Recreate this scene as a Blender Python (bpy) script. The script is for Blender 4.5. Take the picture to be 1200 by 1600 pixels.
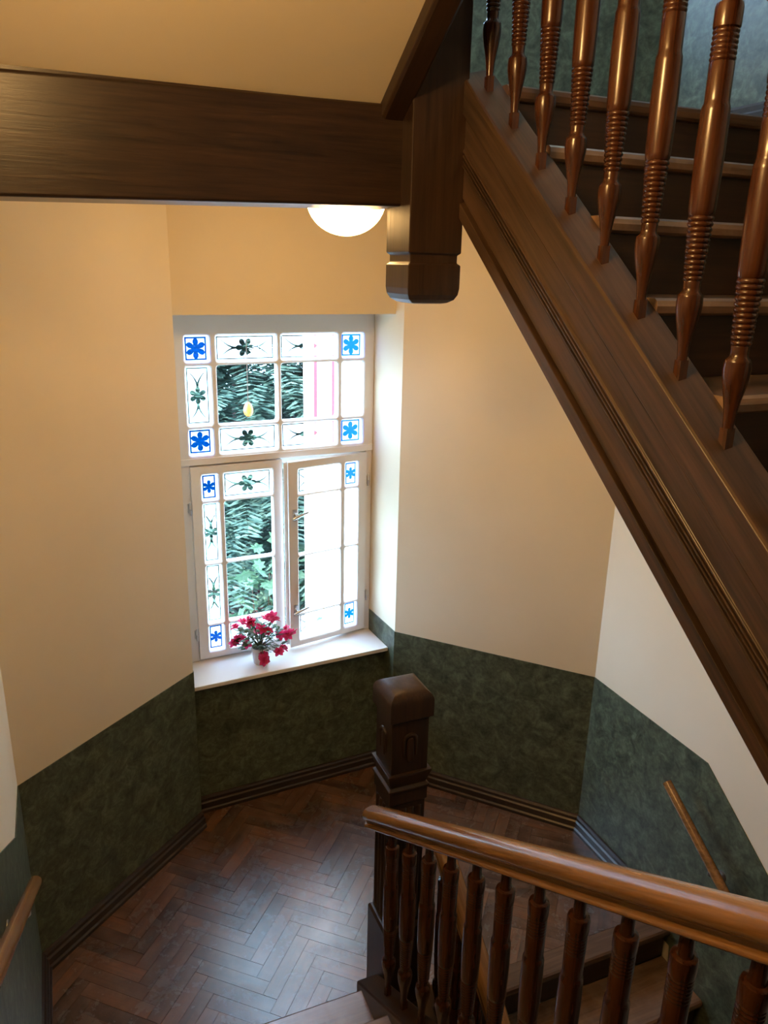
import bpy, math, random
from mathutils import Vector, Matrix
random.seed(7)
scene = bpy.context.scene
for o in list(bpy.data.objects):
    bpy.data.objects.remove(o)
COL = scene.collection

# ------------------------------------------------------------------ camera
EYE = 3.1
PITCH, ROLL, YAW = math.radians(17.5134), math.radians(1.3467), math.radians(23.0)
fwd = Vector((math.sin(YAW)*math.cos(PITCH), math.cos(YAW)*math.cos(PITCH), -math.sin(PITCH)))
rgt = Vector((math.cos(YAW), -math.sin(YAW), 0))
upv = rgt.cross(fwd)
r2 = rgt*math.cos(ROLL) + upv*math.sin(ROLL)
u2 = -rgt*math.sin(ROLL) + upv*math.cos(ROLL)
cam_data = bpy.data.cameras.new('camera')
cam = bpy.data.objects.new('camera', cam_data)
COL.objects.link(cam)
cam_data.sensor_fit = 'VERTICAL'
cam_data.sensor_height = 36.0
cam_data.sensor_width = 36.0
cam_data.lens = 1214.0/1600.0*36.0
cam_data.clip_start = 0.02
M3 = Matrix((r2, u2, -fwd)).transposed()
cam.matrix_world = Matrix.Translation((0, 0, EYE)) @ M3.to_4x4()
scene.camera = cam

# ------------------------------------------------------------------ world, sun, exposure
world = bpy.data.worlds.new('sky')
scene.world = world
world.use_nodes = True
bg = world.node_tree.nodes['Background']
bg.inputs[0].default_value = (0.47, 0.70, 1.0, 1)
SKY = 23.0
bg.inputs[1].default_value = SKY
sun_d = bpy.data.lights.new('sun', 'SUN')
sun_d.energy = 18.0
sun_d.angle = math.radians(2)
sun_d.color = (1, 0.97, 0.93)
sun = bpy.data.objects.new('sun', sun_d)
COL.objects.link(sun)
sun.rotation_euler = Vector((0.8, 0.25, -0.6)).to_track_quat('-Z', 'Y').to_euler()
sun.location = (-6, 0, 12)
LAMP_LANDING = 38.0
LAMP_HALL = 104.0
LAMP_COLOUR = (1.0, 0.575, 0.20)
vs = scene.view_settings
vs.view_transform = 'Standard'
vs.look = 'None'
vs.gamma = 1.0
vs.use_curve_mapping = False
vs.exposure = 0.0
scene.cycles.use_denoising = True
scene.cycles.max_bounces = 10
scene.cycles.diffuse_bounces = 6
scene.cycles.sample_clamp_indirect = 8.0

# ------------------------------------------------------------------ materials
def new_mat(name):
    m = bpy.data.materials.new(name)
    m.use_nodes = True
    nt = m.node_tree
    b = nt.nodes['Principled BSDF']
    return m, nt, b

def N(nt, typ, **kw):
    n = nt.nodes.new(typ)
    for k, v in kw.items():
        setattr(n, k, v)
    return n

def plain(name, col, rough=0.5, metal=0.0, spec=0.5):
    m, nt, b = new_mat(name)
    b.inputs['Base Color'].default_value = (*col, 1)
    b.inputs['Roughness'].default_value = rough
    b.inputs['Metallic'].default_value = metal
    b.inputs['Specular IOR Level'].default_value = spec
    return m

def ramp(nt, fac, stops):
    r = N(nt, 'ShaderNodeValToRGB')
    cr = r.color_ramp
    while len(cr.elements) < len(stops):
        cr.elements.new(0.5)
    for e, (p, c) in zip(cr.elements, stops):
        e.position = p
        e.color = (*c, 1)
    nt.links.new(fac, r.inputs[0])
    return r.outputs[0]

def noise(nt, vec, scale, detail=4, rough=0.55, dist=0.0):
    n = N(nt, 'ShaderNodeTexNoise')
    n.inputs['Scale'].default_value = scale
    n.inputs['Detail'].default_value = detail
    n.inputs['Roughness'].default_value = rough
    n.inputs['Distortion'].default_value = dist
    nt.links.new(vec, n.inputs['Vector'])
    return n.outputs[0]

def mixc(nt, a, b, fac, mode='MIX'):
    n = N(nt, 'ShaderNodeMix', data_type='RGBA', blend_type=mode)
    for sock, v in ((n.inputs[0], fac), (n.inputs[6], a), (n.inputs[7], b)):
        if hasattr(v, 'links'):
            nt.links.new(v, sock)
        elif isinstance(v, (int, float)):
            sock.default_value = v
        else:
            sock.default_value = (*v, 1)
    return n.outputs[2]

def math_n(nt, op, a, b=None, clamp=False):
    n = N(nt, 'ShaderNodeMath', operation=op, use_clamp=clamp)
    for i, v in enumerate((a, b)):
        if v is None:
            continue
        if hasattr(v, 'links'):
            nt.links.new(v, n.inputs[i])
        else:
            n.inputs[i].default_value = v
    return n.outputs[0]

def bump(nt, b, h, strength, dist=0.01):
    n = N(nt, 'ShaderNodeBump')
    n.inputs['Strength'].default_value = strength
    n.inputs['Distance'].default_value = dist
    nt.links.new(h, n.inputs['Height'])
    nt.links.new(n.outputs[0], b.inputs['Normal'])

def wood(name, dark, light, rough=0.35, axis='x', slope=0.0, fine=70.0, rnd=False, coat=0.0, worn=None, spec=0.5, coat_rough=0.15, stain=False, coat_ior=1.5):
    m, nt, b = new_mat(name)
    tc = N(nt, 'ShaderNodeTexCoord')
    vec = tc.outputs['Object']
    if slope:
        mp0 = N(nt, 'ShaderNodeMapping')
        mp0.inputs['Rotation'].default_value = (-slope, 0, 0)
        nt.links.new(vec, mp0.inputs[0])
        vec = mp0.outputs[0]
    mp = N(nt, 'ShaderNodeMapping')
    sc = [fine, fine, fine]
    sc['xyz'.index(axis)] = fine*0.045
    mp.inputs['Scale'].default_value = sc
    nt.links.new(vec, mp.inputs[0])
    v = mp.outputs[0]
    if rnd:
        oi = N(nt, 'ShaderNodeObjectInfo')
        add = N(nt, 'ShaderNodeVectorMath', operation='ADD')
        cmb = N(nt, 'ShaderNodeCombineXYZ')
        k = math_n(nt, 'MULTIPLY', oi.outputs['Random'], 97.0)
        for i in range(3):
            nt.links.new(k, cmb.inputs[i])
        nt.links.new(v, add.inputs[0]); nt.links.new(cmb.outputs[0], add.inputs[1])
        v = add.outputs[0]
    g1 = noise(nt, v, 1.0, 6, 0.6, 0.6)
    g2 = noise(nt, v, 0.16, 3, 0.5, 1.2)
    g = math_n(nt, 'ADD', math_n(nt, 'MULTIPLY', g1, 0.6), math_n(nt, 'MULTIPLY', g2, 0.45))
    c = ramp(nt, g, [(0.34, dark), (0.68, light)])
    if rnd:
        oi2 = N(nt, 'ShaderNodeObjectInfo')
        f = ramp(nt, oi2.outputs['Random'], [(0.0, (0.55, 0.50, 0.46)), (0.5, (0.92, 0.88, 0.84)), (1.0, (1.40, 1.28, 1.12))])
        c = mixc(nt, c, f, 1.0, 'MULTIPLY')
    rr = math_n(nt, 'ADD', math_n(nt, 'MULTIPLY', g1, 0.12), rough-0.06)
    if worn:
        w = noise(nt, tc.outputs['Object'], 9.0, 5, 0.65)
        wf = ramp(nt, w, [(0.45, (0, 0, 0)), (0.7, (1, 1, 1))])
        wf1 = N(nt, 'ShaderNodeRGBToBW'); nt.links.new(wf, wf1.inputs[0])
        c = mixc(nt, c, worn, math_n(nt, 'MULTIPLY', wf1.outputs[0], 0.5))
        rr = math_n(nt, 'ADD', rr, math_n(nt, 'MULTIPLY', wf1.outputs[0], 0.10))
    if stain:
        ge = N(nt, 'ShaderNodeNewGeometry')
        w1 = noise(nt, ge.outputs['Position'], 3.2, 6, 0.7, 0.6)
        w2 = noise(nt, ge.outputs['Position'], 14.0, 5, 0.7, 0.4)
        ws = math_n(nt, 'ADD', math_n(nt, 'MULTIPLY', w1, 0.6), math_n(nt, 'MULTIPLY', w2, 0.4))
        c = mixc(nt, c, ramp(nt, ws, [(0.36, (0.45, 0.42, 0.40)), (0.5, (0.95, 0.95, 0.95)), (0.66, (1.35, 1.3, 1.25))]), 1.0, 'MULTIPLY')
        cf = N(nt, 'ShaderNodeRGBToBW'); nt.links.new(ramp(nt, ws, [(0.35, (0.34, 0.34, 0.34)), (0.65, (0.16, 0.16, 0.16))]), cf.inputs[0])
        nt.links.new(cf.outputs[0], b.inputs['Coat Roughness'])
    nt.links.new(c, b.inputs['Base Color'])
    nt.links.new(rr, b.inputs['Roughness'])
    b.inputs['Specular IOR Level'].default_value = spec
    b.inputs['Coat Weight'].default_value = coat
    b.inputs['Coat IOR'].default_value = coat_ior
    if not stain: b.inputs['Coat Roughness'].default_value = coat_rough
    bump(nt, b, g1, 0.12, 0.004)
    return m

SL_L, SL_R = math.atan(0.65), math.atan(0.78)
DK, LT = (0.012, 0.006, 0.0035), (0.050, 0.025, 0.013)
M = {}
M['wood_x'] = wood('dark_oak_along_x', (0.008, 0.004, 0.0025), (0.042, 0.021, 0.011), 0.32, 'x', fine=120)
M['wood_y'] = wood('dark_oak_along_y', DK, LT, 0.36, 'y')
M['wood_z'] = wood('dark_oak_along_z', DK, LT, 0.42, 'z')
M['wood_up'] = wood('dark_oak_rising_flight', (0.015, 0.0085, 0.005), (0.095, 0.054, 0.031), 0.36, 'y', SL_R)
M['wood_dn'] = wood('dark_oak_falling_flight', DK, LT, 0.36, 'y', -SL_L)
M['baluster'] = wood('turned_red_brown_wood', (0.022, 0.0065, 0.003), (0.085, 0.026, 0.009), 0.25, 'z', rnd=False, coat=0.2)
M['rail_dn'] = wood('honey_oak_handrail', (0.13, 0.058, 0.018), (0.34, 0.17, 0.055), 0.25, 'y', -SL_L, fine=90, coat=0.45)
M['rail_up'] = wood('honey_oak_handrail_rising', (0.13, 0.058, 0.018), (0.34, 0.17, 0.055), 0.25, 'y', SL_R, fine=90, coat=0.45)
M['parquet'] = wood('parquet_block_oak', (0.050, 0.020, 0.009), (0.140, 0.060, 0.027), 0.34, 'x', rnd=True, worn=(0.19, 0.115, 0.075), fine=60, coat=1.0, coat_rough=0.21, spec=0.7, stain=True, coat_ior=1.68)
M['board'] = wood('landing_edge_board', (0.06, 0.03, 0.016), (0.15, 0.085, 0.05), 0.32, 'x')
M['tread'] = wood('worn_stair_tread', (0.10, 0.055, 0.03), (0.25, 0.145, 0.085), 0.3, 'x', worn=(0.30, 0.22, 0.17), coat=1.0, coat_rough=0.24, coat_ior=1.7)
M['riser'] = wood('dark_stair_riser', (0.014, 0.007, 0.004), (0.045, 0.021, 0.011), 0.4, 'x')
M['skirting'] = wood('dark_skirting', (0.012, 0.007, 0.005), (0.04, 0.022, 0.014), 0.33, 'x')

def plaster(name, c1, c2):
    m, nt, b = new_mat(name)
    tc = N(nt, 'ShaderNodeTexCoord')
    n1 = noise(nt, tc.outputs['Object'], 1.6, 4, 0.55)
    n2 = noise(nt, tc.outputs['Object'], 60.0, 3, 0.6)
    nt.links.new(ramp(nt, n1, [(0.3, c1), (0.7, c2)]), b.inputs['Base Color'])
    b.inputs['Roughness'].default_value = 0.75
    b.inputs['Specular IOR Level'].default_value = 0.2
    bump(nt, b, n2, 0.06, 0.004)
    return m
M['plaster'] = plaster('cream_plaster', (0.75, 0.66, 0.50), (0.80, 0.71, 0.55))

m, nt, b = new_mat('green_mottled_dado')
tc = N(nt, 'ShaderNodeTexCoord')
n1 = noise(nt, tc.outputs['Object'], 13.0, 6, 0.68, 0.8)
n2 = noise(nt, tc.outputs['Object'], 55.0, 4, 0.6)
nn = math_n(nt, 'ADD', math_n(nt, 'MULTIPLY', n1, 0.75), math_n(nt, 'MULTIPLY', n2, 0.28))
nt.links.new(ramp(nt, nn, [(0.36, (0.028, 0.036, 0.023)), (0.52, (0.078, 0.096, 0.062)), (0.68, (0.155, 0.190, 0.130))]), b.inputs['Base Color'])
b.inputs['Roughness'].default_value = 0.42
bump(nt, b, nn, 0.10, 0.006)
M['dado'] = m

M['white'] = plain('white_gloss_paint', (0.80, 0.79, 0.80), 0.35)
M['sill'] = plain('white_window_sill', (0.82, 0.81, 0.79), 0.3)
M['pot'] = plain('white_ceramic', (0.83, 0.83, 0.85), 0.25)
M['chrome'] = plain('brushed_metal', (0.62, 0.62, 0.64), 0.28, 1.0)
M['soil'] = plain('potting_soil', (0.03, 0.02, 0.012), 0.9)
M['stone'] = plain('grey_screed', (0.16, 0.12, 0.09), 0.6)

def leaf_mat(name, c1, c2, trans=0.3, rough=0.5, scale=2.5):
    m, nt, b = new_mat(name)
    tc = N(nt, 'ShaderNodeTexCoord')
    n1 = noise(nt, tc.outputs['Object'], scale, 5, 0.6)
    c = ramp(nt, n1, [(0.32, c1), (0.68, c2)])
    nt.links.new(c, b.inputs['Base Color'])
    b.inputs['Roughness'].default_value = rough
    t = N(nt, 'ShaderNodeBsdfTranslucent')
    nt.links.new(c, t.inputs[0])
    mx = N(nt, 'ShaderNodeMixShader')
    mx.inputs[0].default_value = trans
    out = nt.nodes['Material Output']
    nt.links.new(b.outputs[0], mx.inputs[1]); nt.links.new(t.outputs[0], mx.inputs[2])
    nt.links.new(mx.outputs[0], out.inputs[0])
    return m
M['needles'] = leaf_mat('blue_green_needles', (0.028, 0.066, 0.052), (0.155, 0.26, 0.22), 0.25, 0.5, 7.0)
M['leaf'] = leaf_mat('pale_green_leaf', (0.05, 0.12, 0.07), (0.12, 0.22, 0.14), 0.3, 0.5, 3)
M['redleaf'] = leaf_mat('dull_red_leaf', (0.10, 0.04, 0.045), (0.16, 0.07, 0.07), 0.2, 0.5, 3)
M['potleaf'] = leaf_mat('dark_green_pot_leaf', (0.03, 0.06, 0.025), (0.10, 0.16, 0.08), 0.2, 0.4, 20)
M['petal'] = leaf_mat('magenta_petal', (0.62, 0.015, 0.10), (0.85, 0.05, 0.20), 0.3, 0.5, 25)
M['bark'] = plain('tree_bark', (0.06, 0.035, 0.025), 0.9)
M['grass'] = plain('lawn', (0.05, 0.09, 0.03), 0.9)
M['render'] = plain('white_house_render', (0.83, 0.82, 0.80), 0.8)
M['redpaint'] = plain('red_painted_timber', (0.55, 0.03, 0.05), 0.5)
M['fence'] = wood('weathered_fence_board', (0.05, 0.04, 0.035), (0.12, 0.10, 0.085), 0.7, 'x')
M['egg'] = plain('orange_egg', (0.62, 0.17, 0.02), 0.4)
M['slate'] = plain('house_glass', (0.05, 0.06, 0.07), 0.1)

def emis(name, col, s):
    m, nt, b = new_mat(name)
    b.inputs['Base Color'].default_value = (0.9, 0.88, 0.82, 1)
    b.inputs['Emission Color'].default_value = (*col, 1)
    b.inputs['Emission Strength'].default_value = s
    return m
M['lamp'] = emis('lit_opal_glass', LAMP_COLOUR, LAMP_LANDING)
M['lamp_hall'] = emis('lit_opal_glass_hall', LAMP_COLOUR, LAMP_HALL)

# clear glass: mostly lets light straight through with a thin reflection
def glass_mat(name, tint=(1, 1, 1)):
    m, nt, b = new_mat(name)
    nt.nodes.remove(b)
    out = nt.nodes['Material Output']
    t = N(nt, 'ShaderNodeBsdfTransparent'); t.inputs[0].default_value = (*tint, 1)
    g = N(nt, 'ShaderNodeBsdfGlossy'); g.inputs['Roughness'].default_value = 0.02
    fr = N(nt, 'ShaderNodeFresnel'); fr.inputs[0].default_value = 1.45
    mx = N(nt, 'ShaderNodeMixShader')
    nt.links.new(fr.outputs[0], mx.inputs[0]); nt.links.new(t.outputs[0], mx.inputs[1]); nt.links.new(g.outputs[0], mx.inputs[2])
    nt.links.new(mx.outputs[0], out.inputs[0])
    return m
M['glass'] = glass_mat('clear_window_glass', (0.95, 0.98, 0.97))

# etched pane: frosted glass with a clear (or blue) six-petalled flower, fine border line and tendrils
def etched(name, tint, R, tend, border):
    m, nt, b = new_mat(name)
    nt.nodes.remove(b)
    out = nt.nodes['Material Output']
    tc = N(nt, 'ShaderNodeTexCoord')
    sp = N(nt, 'ShaderNodeSeparateXYZ'); nt.links.new(tc.outputs['Object'], sp.inputs[0])
    x, z = sp.outputs[0], sp.outputs[2]
    if tend == 'z':
        x, z = z, x
    ax = math_n(nt, 'ABSOLUTE', x); az = math_n(nt, 'ABSOLUTE', z)
    r = math_n(nt, 'SQRT', math_n(nt, 'ADD', math_n(nt, 'MULTIPLY', x, x), math_n(nt, 'MULTIPLY', z, z)))
    th = math_n(nt, 'ARCTAN2', z, x)
    c3 = math_n(nt, 'ABSOLUTE', math_n(nt, 'SINE' if not tend else 'COSINE', math_n(nt, 'MULTIPLY', th, 3.0)))
    lim = math_n(nt, 'ADD', math_n(nt, 'MULTIPLY', math_n(nt, 'POWER', c3, 0.55), R*0.66), R*0.34)
    f = math_n(nt, 'LESS_THAN', r, lim)
    if tend:
        # two tendrils forking away from the flower along the pane's long side
        u = math_n(nt, 'SUBTRACT', ax, R*0.9)
        curve = math_n(nt, 'MULTIPLY', math_n(nt, 'MULTIPLY', u, u), 6.0)
        dz = math_n(nt, 'ABSOLUTE', math_n(nt, 'SUBTRACT', az, curve))
        wdt = math_n(nt, 'SUBTRACT', 0.0085, math_n(nt, 'MULTIPLY', ax, 0.05))
        t1 = math_n(nt, 'LESS_THAN', dz, wdt)
        t2 = math_n(nt, 'LESS_THAN', ax, R*2.6)
        t3 = math_n(nt, 'GREATER_THAN', ax, R*0.8)
        f = math_n(nt, 'MAXIMUM', f, math_n(nt, 'MULTIPLY', math_n(nt, 'MULTIPLY', t1, t2), t3))
    hx = N(nt, 'ShaderNodeAttribute', attribute_type='OBJECT', attribute_name='half_x').outputs['Fac']
    hz = N(nt, 'ShaderNodeAttribute', attribute_type='OBJECT', attribute_name='half_z').outputs['Fac']
    px, pz = (az, ax) if tend == 'z' else (ax, az)
    d = math_n(nt, 'MINIMUM', math_n(nt, 'SUBTRACT', hx, px), math_n(nt, 'SUBTRACT', hz, pz))
    ln = math_n(nt, 'MULTIPLY', math_n(nt, 'GREATER_THAN', d, 0.012), math_n(nt, 'LESS_THAN', d, 0.012+border))
    f = math_n(nt, 'MAXIMUM', f, ln)
    clear = N(nt, 'ShaderNodeBsdfTransparent'); clear.inputs[0].default_value = (*tint, 1)
    fro = N(nt, 'ShaderNodeBsdfTranslucent'); fro.inputs[0].default_value = (0.55, 0.57, 0.58, 1)
    if not tend:   # blue petals are stained: part clear, part milky
        stn = N(nt, 'ShaderNodeBsdfTranslucent'); stn.inputs[0].default_value = (0.0, 0.035, 0.15, 1)
        cm = N(nt, 'ShaderNodeMixShader'); cm.inputs[0].default_value = 0.5
        nt.links.new(clear.outputs[0], cm.inputs[1]); nt.links.new(stn.outputs[0], cm.inputs[2])
        clear = cm
    thru = N(nt, 'ShaderNodeBsdfTransparent'); thru.inputs[0].default_value = (1, 1, 1, 1)
    fm = N(nt, 'ShaderNodeMixShader'); fm.inputs[0].default_value = 0.05
    nt.links.new(fro.outputs[0], fm.inputs[1]); nt.links.new(thru.outputs[0], fm.inputs[2])
    mx = N(nt, 'ShaderNodeMixShader')
    nt.links.new(f, mx.inputs[0]); nt.links.new(fm.outputs[0], mx.inputs[1]); nt.links.new(clear.outputs[0], mx.inputs[2])
    gl = N(nt, 'ShaderNodeBsdfGlossy'); gl.inputs['Roughness'].default_value = 0.08
    m2 = N(nt, 'ShaderNodeMixShader'); m2.inputs[0].default_value = 0.04
    nt.links.new(mx.outputs[0], m2.inputs[1]); nt.links.new(gl.outputs[0], m2.inputs[2])
    nt.links.new(m2.outputs[0], out.inputs[0])
    return m
M['etch_blue'] = etched('blue_flower_frosted_glass', (0.0, 0.07, 0.55), 0.054, '', 0.009)
M['etch_bluesmall'] = etched('small_blue_flower_frosted_glass', (0.0, 0.07, 0.55), 0.037, '', 0.008)
M['etch_x'] = etched('etched_flower_frosted_glass_wide', (0.75, 0.85, 0.80), 0.052, 'x', 0.0055)
M['etch_z'] = etched('etched_flower_frosted_glass_tall', (0.75, 0.85, 0.80), 0.047, 'z', 0.0055)
M['etch_zs'] = etched('etched_flower_frosted_glass_slim', (0.75, 0.85, 0.80), 0.038, 'z', 0.0055)

# ------------------------------------------------------------------ helpers
def tag(o, label=None, cat=None, group=None, kind=None):
    if label: o['label'] = label
    if cat: o['category'] = cat
    if group: o['group'] = group
    if kind: o['kind'] = kind
    return o

def empty(name, loc, parent=None):
    o = bpy.data.objects.new(name, None)
    COL.objects.link(o)
    o.empty_display_size = 0.1
    o['_w'] = list(loc)
    if parent:
        o.parent = parent
        o.location = Vector(loc) - Vector(parent['_w'])
    else:
        o.location = loc
    return o

class MB:
    def __init__(s):
        s.v, s.f, s.m = [], [], []
    def add(s, verts, faces, mat=0):
        k = len(s.v)
        s.v += [tuple(p) for p in verts]
        s.f += [tuple(i+k for i in f) for f in faces]
        s.m += [mat]*len(faces)
        return s
    def box(s, x0, x1, y0, y1, z0, z1, mat=0):
        return s.add([(x, y, z) for z in (z0, z1) for y in (y0, y1) for x in (x0, x1)],
                     [(0, 2, 3, 1), (4, 5, 7, 6), (0, 1, 5, 4), (2, 6, 7, 3), (0, 4, 6, 2), (1, 3, 7, 5)], mat)
    def prism(s, poly, z0, z1, mat=0):
        a = sum(poly[i][0]*poly[(i+1) % len(poly)][1]-poly[(i+1) % len(poly)][0]*poly[i][1] for i in range(len(poly)))
        if a < 0: poly = poly[::-1]
        n = len(poly)
        return s.add([(x, y, z0) for x, y in poly]+[(x, y, z1) for x, y in poly],
                     [tuple(range(n-1, -1, -1)), tuple(range(n, 2*n))]+[(i, (i+1) % n, n+(i+1) % n, n+i) for i in range(n)], mat)
    def loft(s, rings, mat=0, caps=True, closed=True):
        n = len(rings[0]); V = [p for r in rings for p in r]; F = []
        for k in range(len(rings)-1):
            for i in range(n if closed else n-1):
                j = (i+1) % n
                F.append((k*n+i, k*n+j, (k+1)*n+j, (k+1)*n+i))
        if caps:
            F.append(tuple(range(n-1, -1, -1))); F.append(tuple((len(rings)-1)*n+i for i in range(n)))
        return s.add(V, F, mat)
    def lathe(s, prof, c=(0, 0, 0), seg=20, mat=0, axis='z', caps=True):
        rings = []
        for r, h in prof:
            ring = []
            for i in range(seg):
                a = 2*math.pi*i/seg
                if axis == 'z': ring.append((c[0]+r*math.cos(a), c[1]+r*math.sin(a), c[2]+h))
                else: ring.append((c[0]+r*math.cos(a), c[1]+h, c[2]-r*math.sin(a)))
            rings.append(ring)
        return s.loft(rings, mat, caps)
    def tube(s, pts, r, seg=10, mat=0, caps=True):
        rings = []
        P = [Vector(p) for p in pts]
        rr = r if isinstance(r, (list, tuple)) else [r]*len(P)
        prev = None
        for i, p in enumerate(P):
            d = (P[min(i+1, len(P)-1)]-P[max(i-1, 0)]).normalized()
            a = prev if prev is not None else (Vector((0, 0, 1)) if abs(d.z) < 0.9 else Vector((1, 0, 0)))
            u = (a-d*a.dot(d)).normalized(); prev = u
            w = d.cross(u)
            rings.append([p+u*rr[i]*math.cos(2*math.pi*k/seg)+w*rr[i]*math.sin(2*math.pi*k/seg) for k in range(seg)])
        return s.loft(rings, mat, caps)
    def xform(s, fn):
        s.v = [tuple(fn(p)) for p in s.v]; return s
    def mesh(s, name, mats, off=(0, 0, 0), smooth=False):
        me = bpy.data.meshes.new(name)
        me.from_pydata([(p[0]-off[0], p[1]-off[1], p[2]-off[2]) for p in s.v], [], s.f)
        for mt in (mats if isinstance(mats, (list, tuple)) else [mats]):
            me.materials.append(M[mt] if isinstance(mt, str) else mt)
        me.polygons.foreach_set('material_index', s.m)
        if smooth:
            me.polygons.foreach_set('use_smooth', [True]*len(s.f))
        me.update()
        import bmesh as _b
        bm = _b.new(); bm.from_mesh(me); _b.ops.recalc_face_normals(bm, faces=bm.faces); bm.to_mesh(me); bm.free()
        return me
    def build(s, name, mats, parent=None, origin=None, bevel=0.0, smooth=False, seg=2):
        w = Vector(origin) if origin else (Vector(parent['_w']) if parent else Vector((0, 0, 0)))
        o = bpy.data.objects.new(name, s.mesh(name, mats, w, smooth))
        COL.objects.link(o)
        o['_w'] = list(w)
        if parent:
            o.parent = parent
            o.location = w-Vector(parent['_w'])
        else:
            o.location = w
        if bevel:
            md = o.modifiers.new('edge', 'BEVEL'); md.width = bevel; md.segments = seg; md.limit_method = 'ANGLE'
            md.angle_limit = math.radians(40)
        if smooth == 'auto' or (smooth and bevel):
            pass
        return o

def inst(src, parent, loc):
    o = src.copy(); COL.objects.link(o); o.parent = parent
    o['_w'] = list(loc)
    o.location = Vector(loc)-(Vector(parent['_w']) if parent else Vector((0, 0, 0)))
    return o

def smooth_by_angle(o, ang=40):
    me = o.data
    me.polygons.foreach_set('use_smooth', [True]*len(me.polygons))
    try:
        me.set_sharp_from_angle(angle=math.radians(ang))
    except Exception:
        pass

# ------------------------------------------------------------------ key dimensions
STOREY = 3.626
DADO = 0.992
HALL = 1.88
XE, XD = -0.315, 2.555
P0, P3 = (XE, 3.118), (XD, 3.02)
TH = math.radians(3.5)
U = (math.cos(TH), math.sin(TH)); NN = (-math.sin(TH), math.cos(TH))
Q = (0.528, 3.83)
def W(s_, t_):
    return (Q[0]+U[0]*s_+NN[0]*t_, Q[1]+U[1]*s_+NN[1]*t_)
NW = 1.222
P1, P2 = W(0, 0), W(NW, 0)
WT = 0.44
ZB, ZT = -2.2, 7.3
def wbox(mb, s0, s1, t0, t1, z0, z1, mat=0):
    return mb.add([(*W(s_, t_), z) for z in (z0, z1) for t_ in (t0, t1) for s_ in (s0, s1)],
                  [(0, 2, 3, 1), (4, 5, 7, 6), (0, 1, 5, 4), (2, 6, 7, 3), (0, 4, 6, 2), (1, 3, 7, 5)], mat)

def struct(o):
    o['kind'] = 'structure'; return o

# ------------------------------------------------------------------ shell
wall_left = struct(MB().box(-0.72, XE, -3.4, 3.118, ZB, ZT).build('wall_left', 'plaster'))
wall_right = struct(MB().box(XD, 2.97, -3.4, 3.02, ZB, ZT).build('wall_right', 'plaster'))
wall_back = struct(MB().box(-0.72, 2.97, -3.4, -3.0, ZB, ZT).build('wall_back', 'plaster'))
n1b, n2b = W(0, WT), W(NW, WT)
wall_bl = struct(MB().prism([P0, P1, n1b, (-0.72, n1b[1]), (-0.72, 3.118)], ZB, ZT).build('wall_bay_left', 'plaster'))
wall_br = struct(MB().prism([P2, P3, (2.97, 3.02), (2.97, n2b[1]), n2b], ZB, ZT).build('wall_bay_right', 'plaster'))
mb = MB()
SILL_T, HEAD = 0.83, 2.856
wbox(mb, -0.03, NW+0.03, 0.13, WT, ZB, SILL_T)
wbox(mb, -0.03, NW+0.03, 0.10, WT, HEAD, STOREY+SILL_T)
wbox(mb, -0.03, NW+0.03, 0.10, WT, STOREY+HEAD, ZT)
wall_win = struct(mb.build('wall_window', 'plaster'))
roof = struct(MB().box(-0.72, 2.97, -3.4, 4.5, ZT, ZT+0.2).build('ceiling_roof', 'plaster'))

# dado panels (thin wallpaper skins on the walls)
def skin(name, parent, a, b_, zfun, n_, thick=0.004, mat='dado'):
    """a,b_: plan points; zfun: list of (f, z0, z1) along a->b_; n_: inward normal"""
    mb = MB(); rings = []
    for f, z0, z1 in zfun:
        x, y = a[0]+(b_[0]-a[0])*f, a[1]+(b_[1]-a[1])*f
        xi, yi = x+n_[0]*thick, y+n_[1]*thick
        rings.append([(x, y, z0), (xi, yi, z0), (xi, yi, z1), (x, y, z1)])
    mb.loft(rings)
    return mb.build(name, mat, parent)
def inward(a, b_):
    dx, dy = b_[0]-a[0], b_[1]-a[1]; l = math.hypot(dx, dy)
    n_ = (dy/l, -dx/l)
    mid = ((a[0]+b_[0])/2, (a[1]+b_[1])/2)
    if (1.1-mid[0])*n_[0]+(2.4-mid[1])*n_[1] < 0: n_ = (-n_[0], -n_[1])
    return n_
for base in (0.0, STOREY):
    z0, z1 = base, base+DADO
    skin('dado_panel', wall_bl, P0, P1, [(0, z0, z1), (1, z0, z1)], inward(P0, P1))
    skin('dado_panel', wall_br, P2, P3, [(0, z0, z1), (1, z0, z1)], inward(P2, P3))
    skin('dado_panel', wall_br, P2, W(NW, 0.362), [(0, z0, z1), (1, z0, z1)], (-U[0], -U[1]))
    skin('dado_panel', wall_bl, P1, W(0, 0.362), [(0, z0, z1), (1, z0, z1)], U)
    skin('dado_panel', wall_win, W(0, 0.13), W(NW, 0.13), [(0, z0, base+SILL_T), (1, z0, base+SILL_T)], (-NN[0], -NN[1]))
def fy(a, b_, y): return (y-a)/(b_-a)
# left wall: level on the landing, then climbing with the flight to the hall
a, b_ = 3.118, -3.0
zu = lambda y: DADO+0.65*(2.79-y)
yt = 2.79-(HALL)/0.65
skin('dado_panel', wall_left, (XE, a), (XE, b_), [(0, -0.1, DADO), (fy(a, b_, 2.79), -0.1, DADO), (fy(a, b_, 2.36), -0.1, zu(2.36)), (fy(a, b_, yt), HALL-0.2, zu(yt)), (1, HALL-0.2, HALL+DADO)], (1, 0))
# right wall: level on the landing, then down with the lower flight
a, b_ = 3.02, 0.0
zd = lambda y: DADO-0.74*(2.197-y)
skin('dado_panel', wall_right, (XD, a), (XD, b_), [(0, -0.1, DADO), (fy(a, b_, 2.24), -0.1, DADO), (fy(a, b_, 2.197), -0.6, DADO), (1, -1.95, zd(0.0))], (-1, 0))
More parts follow.
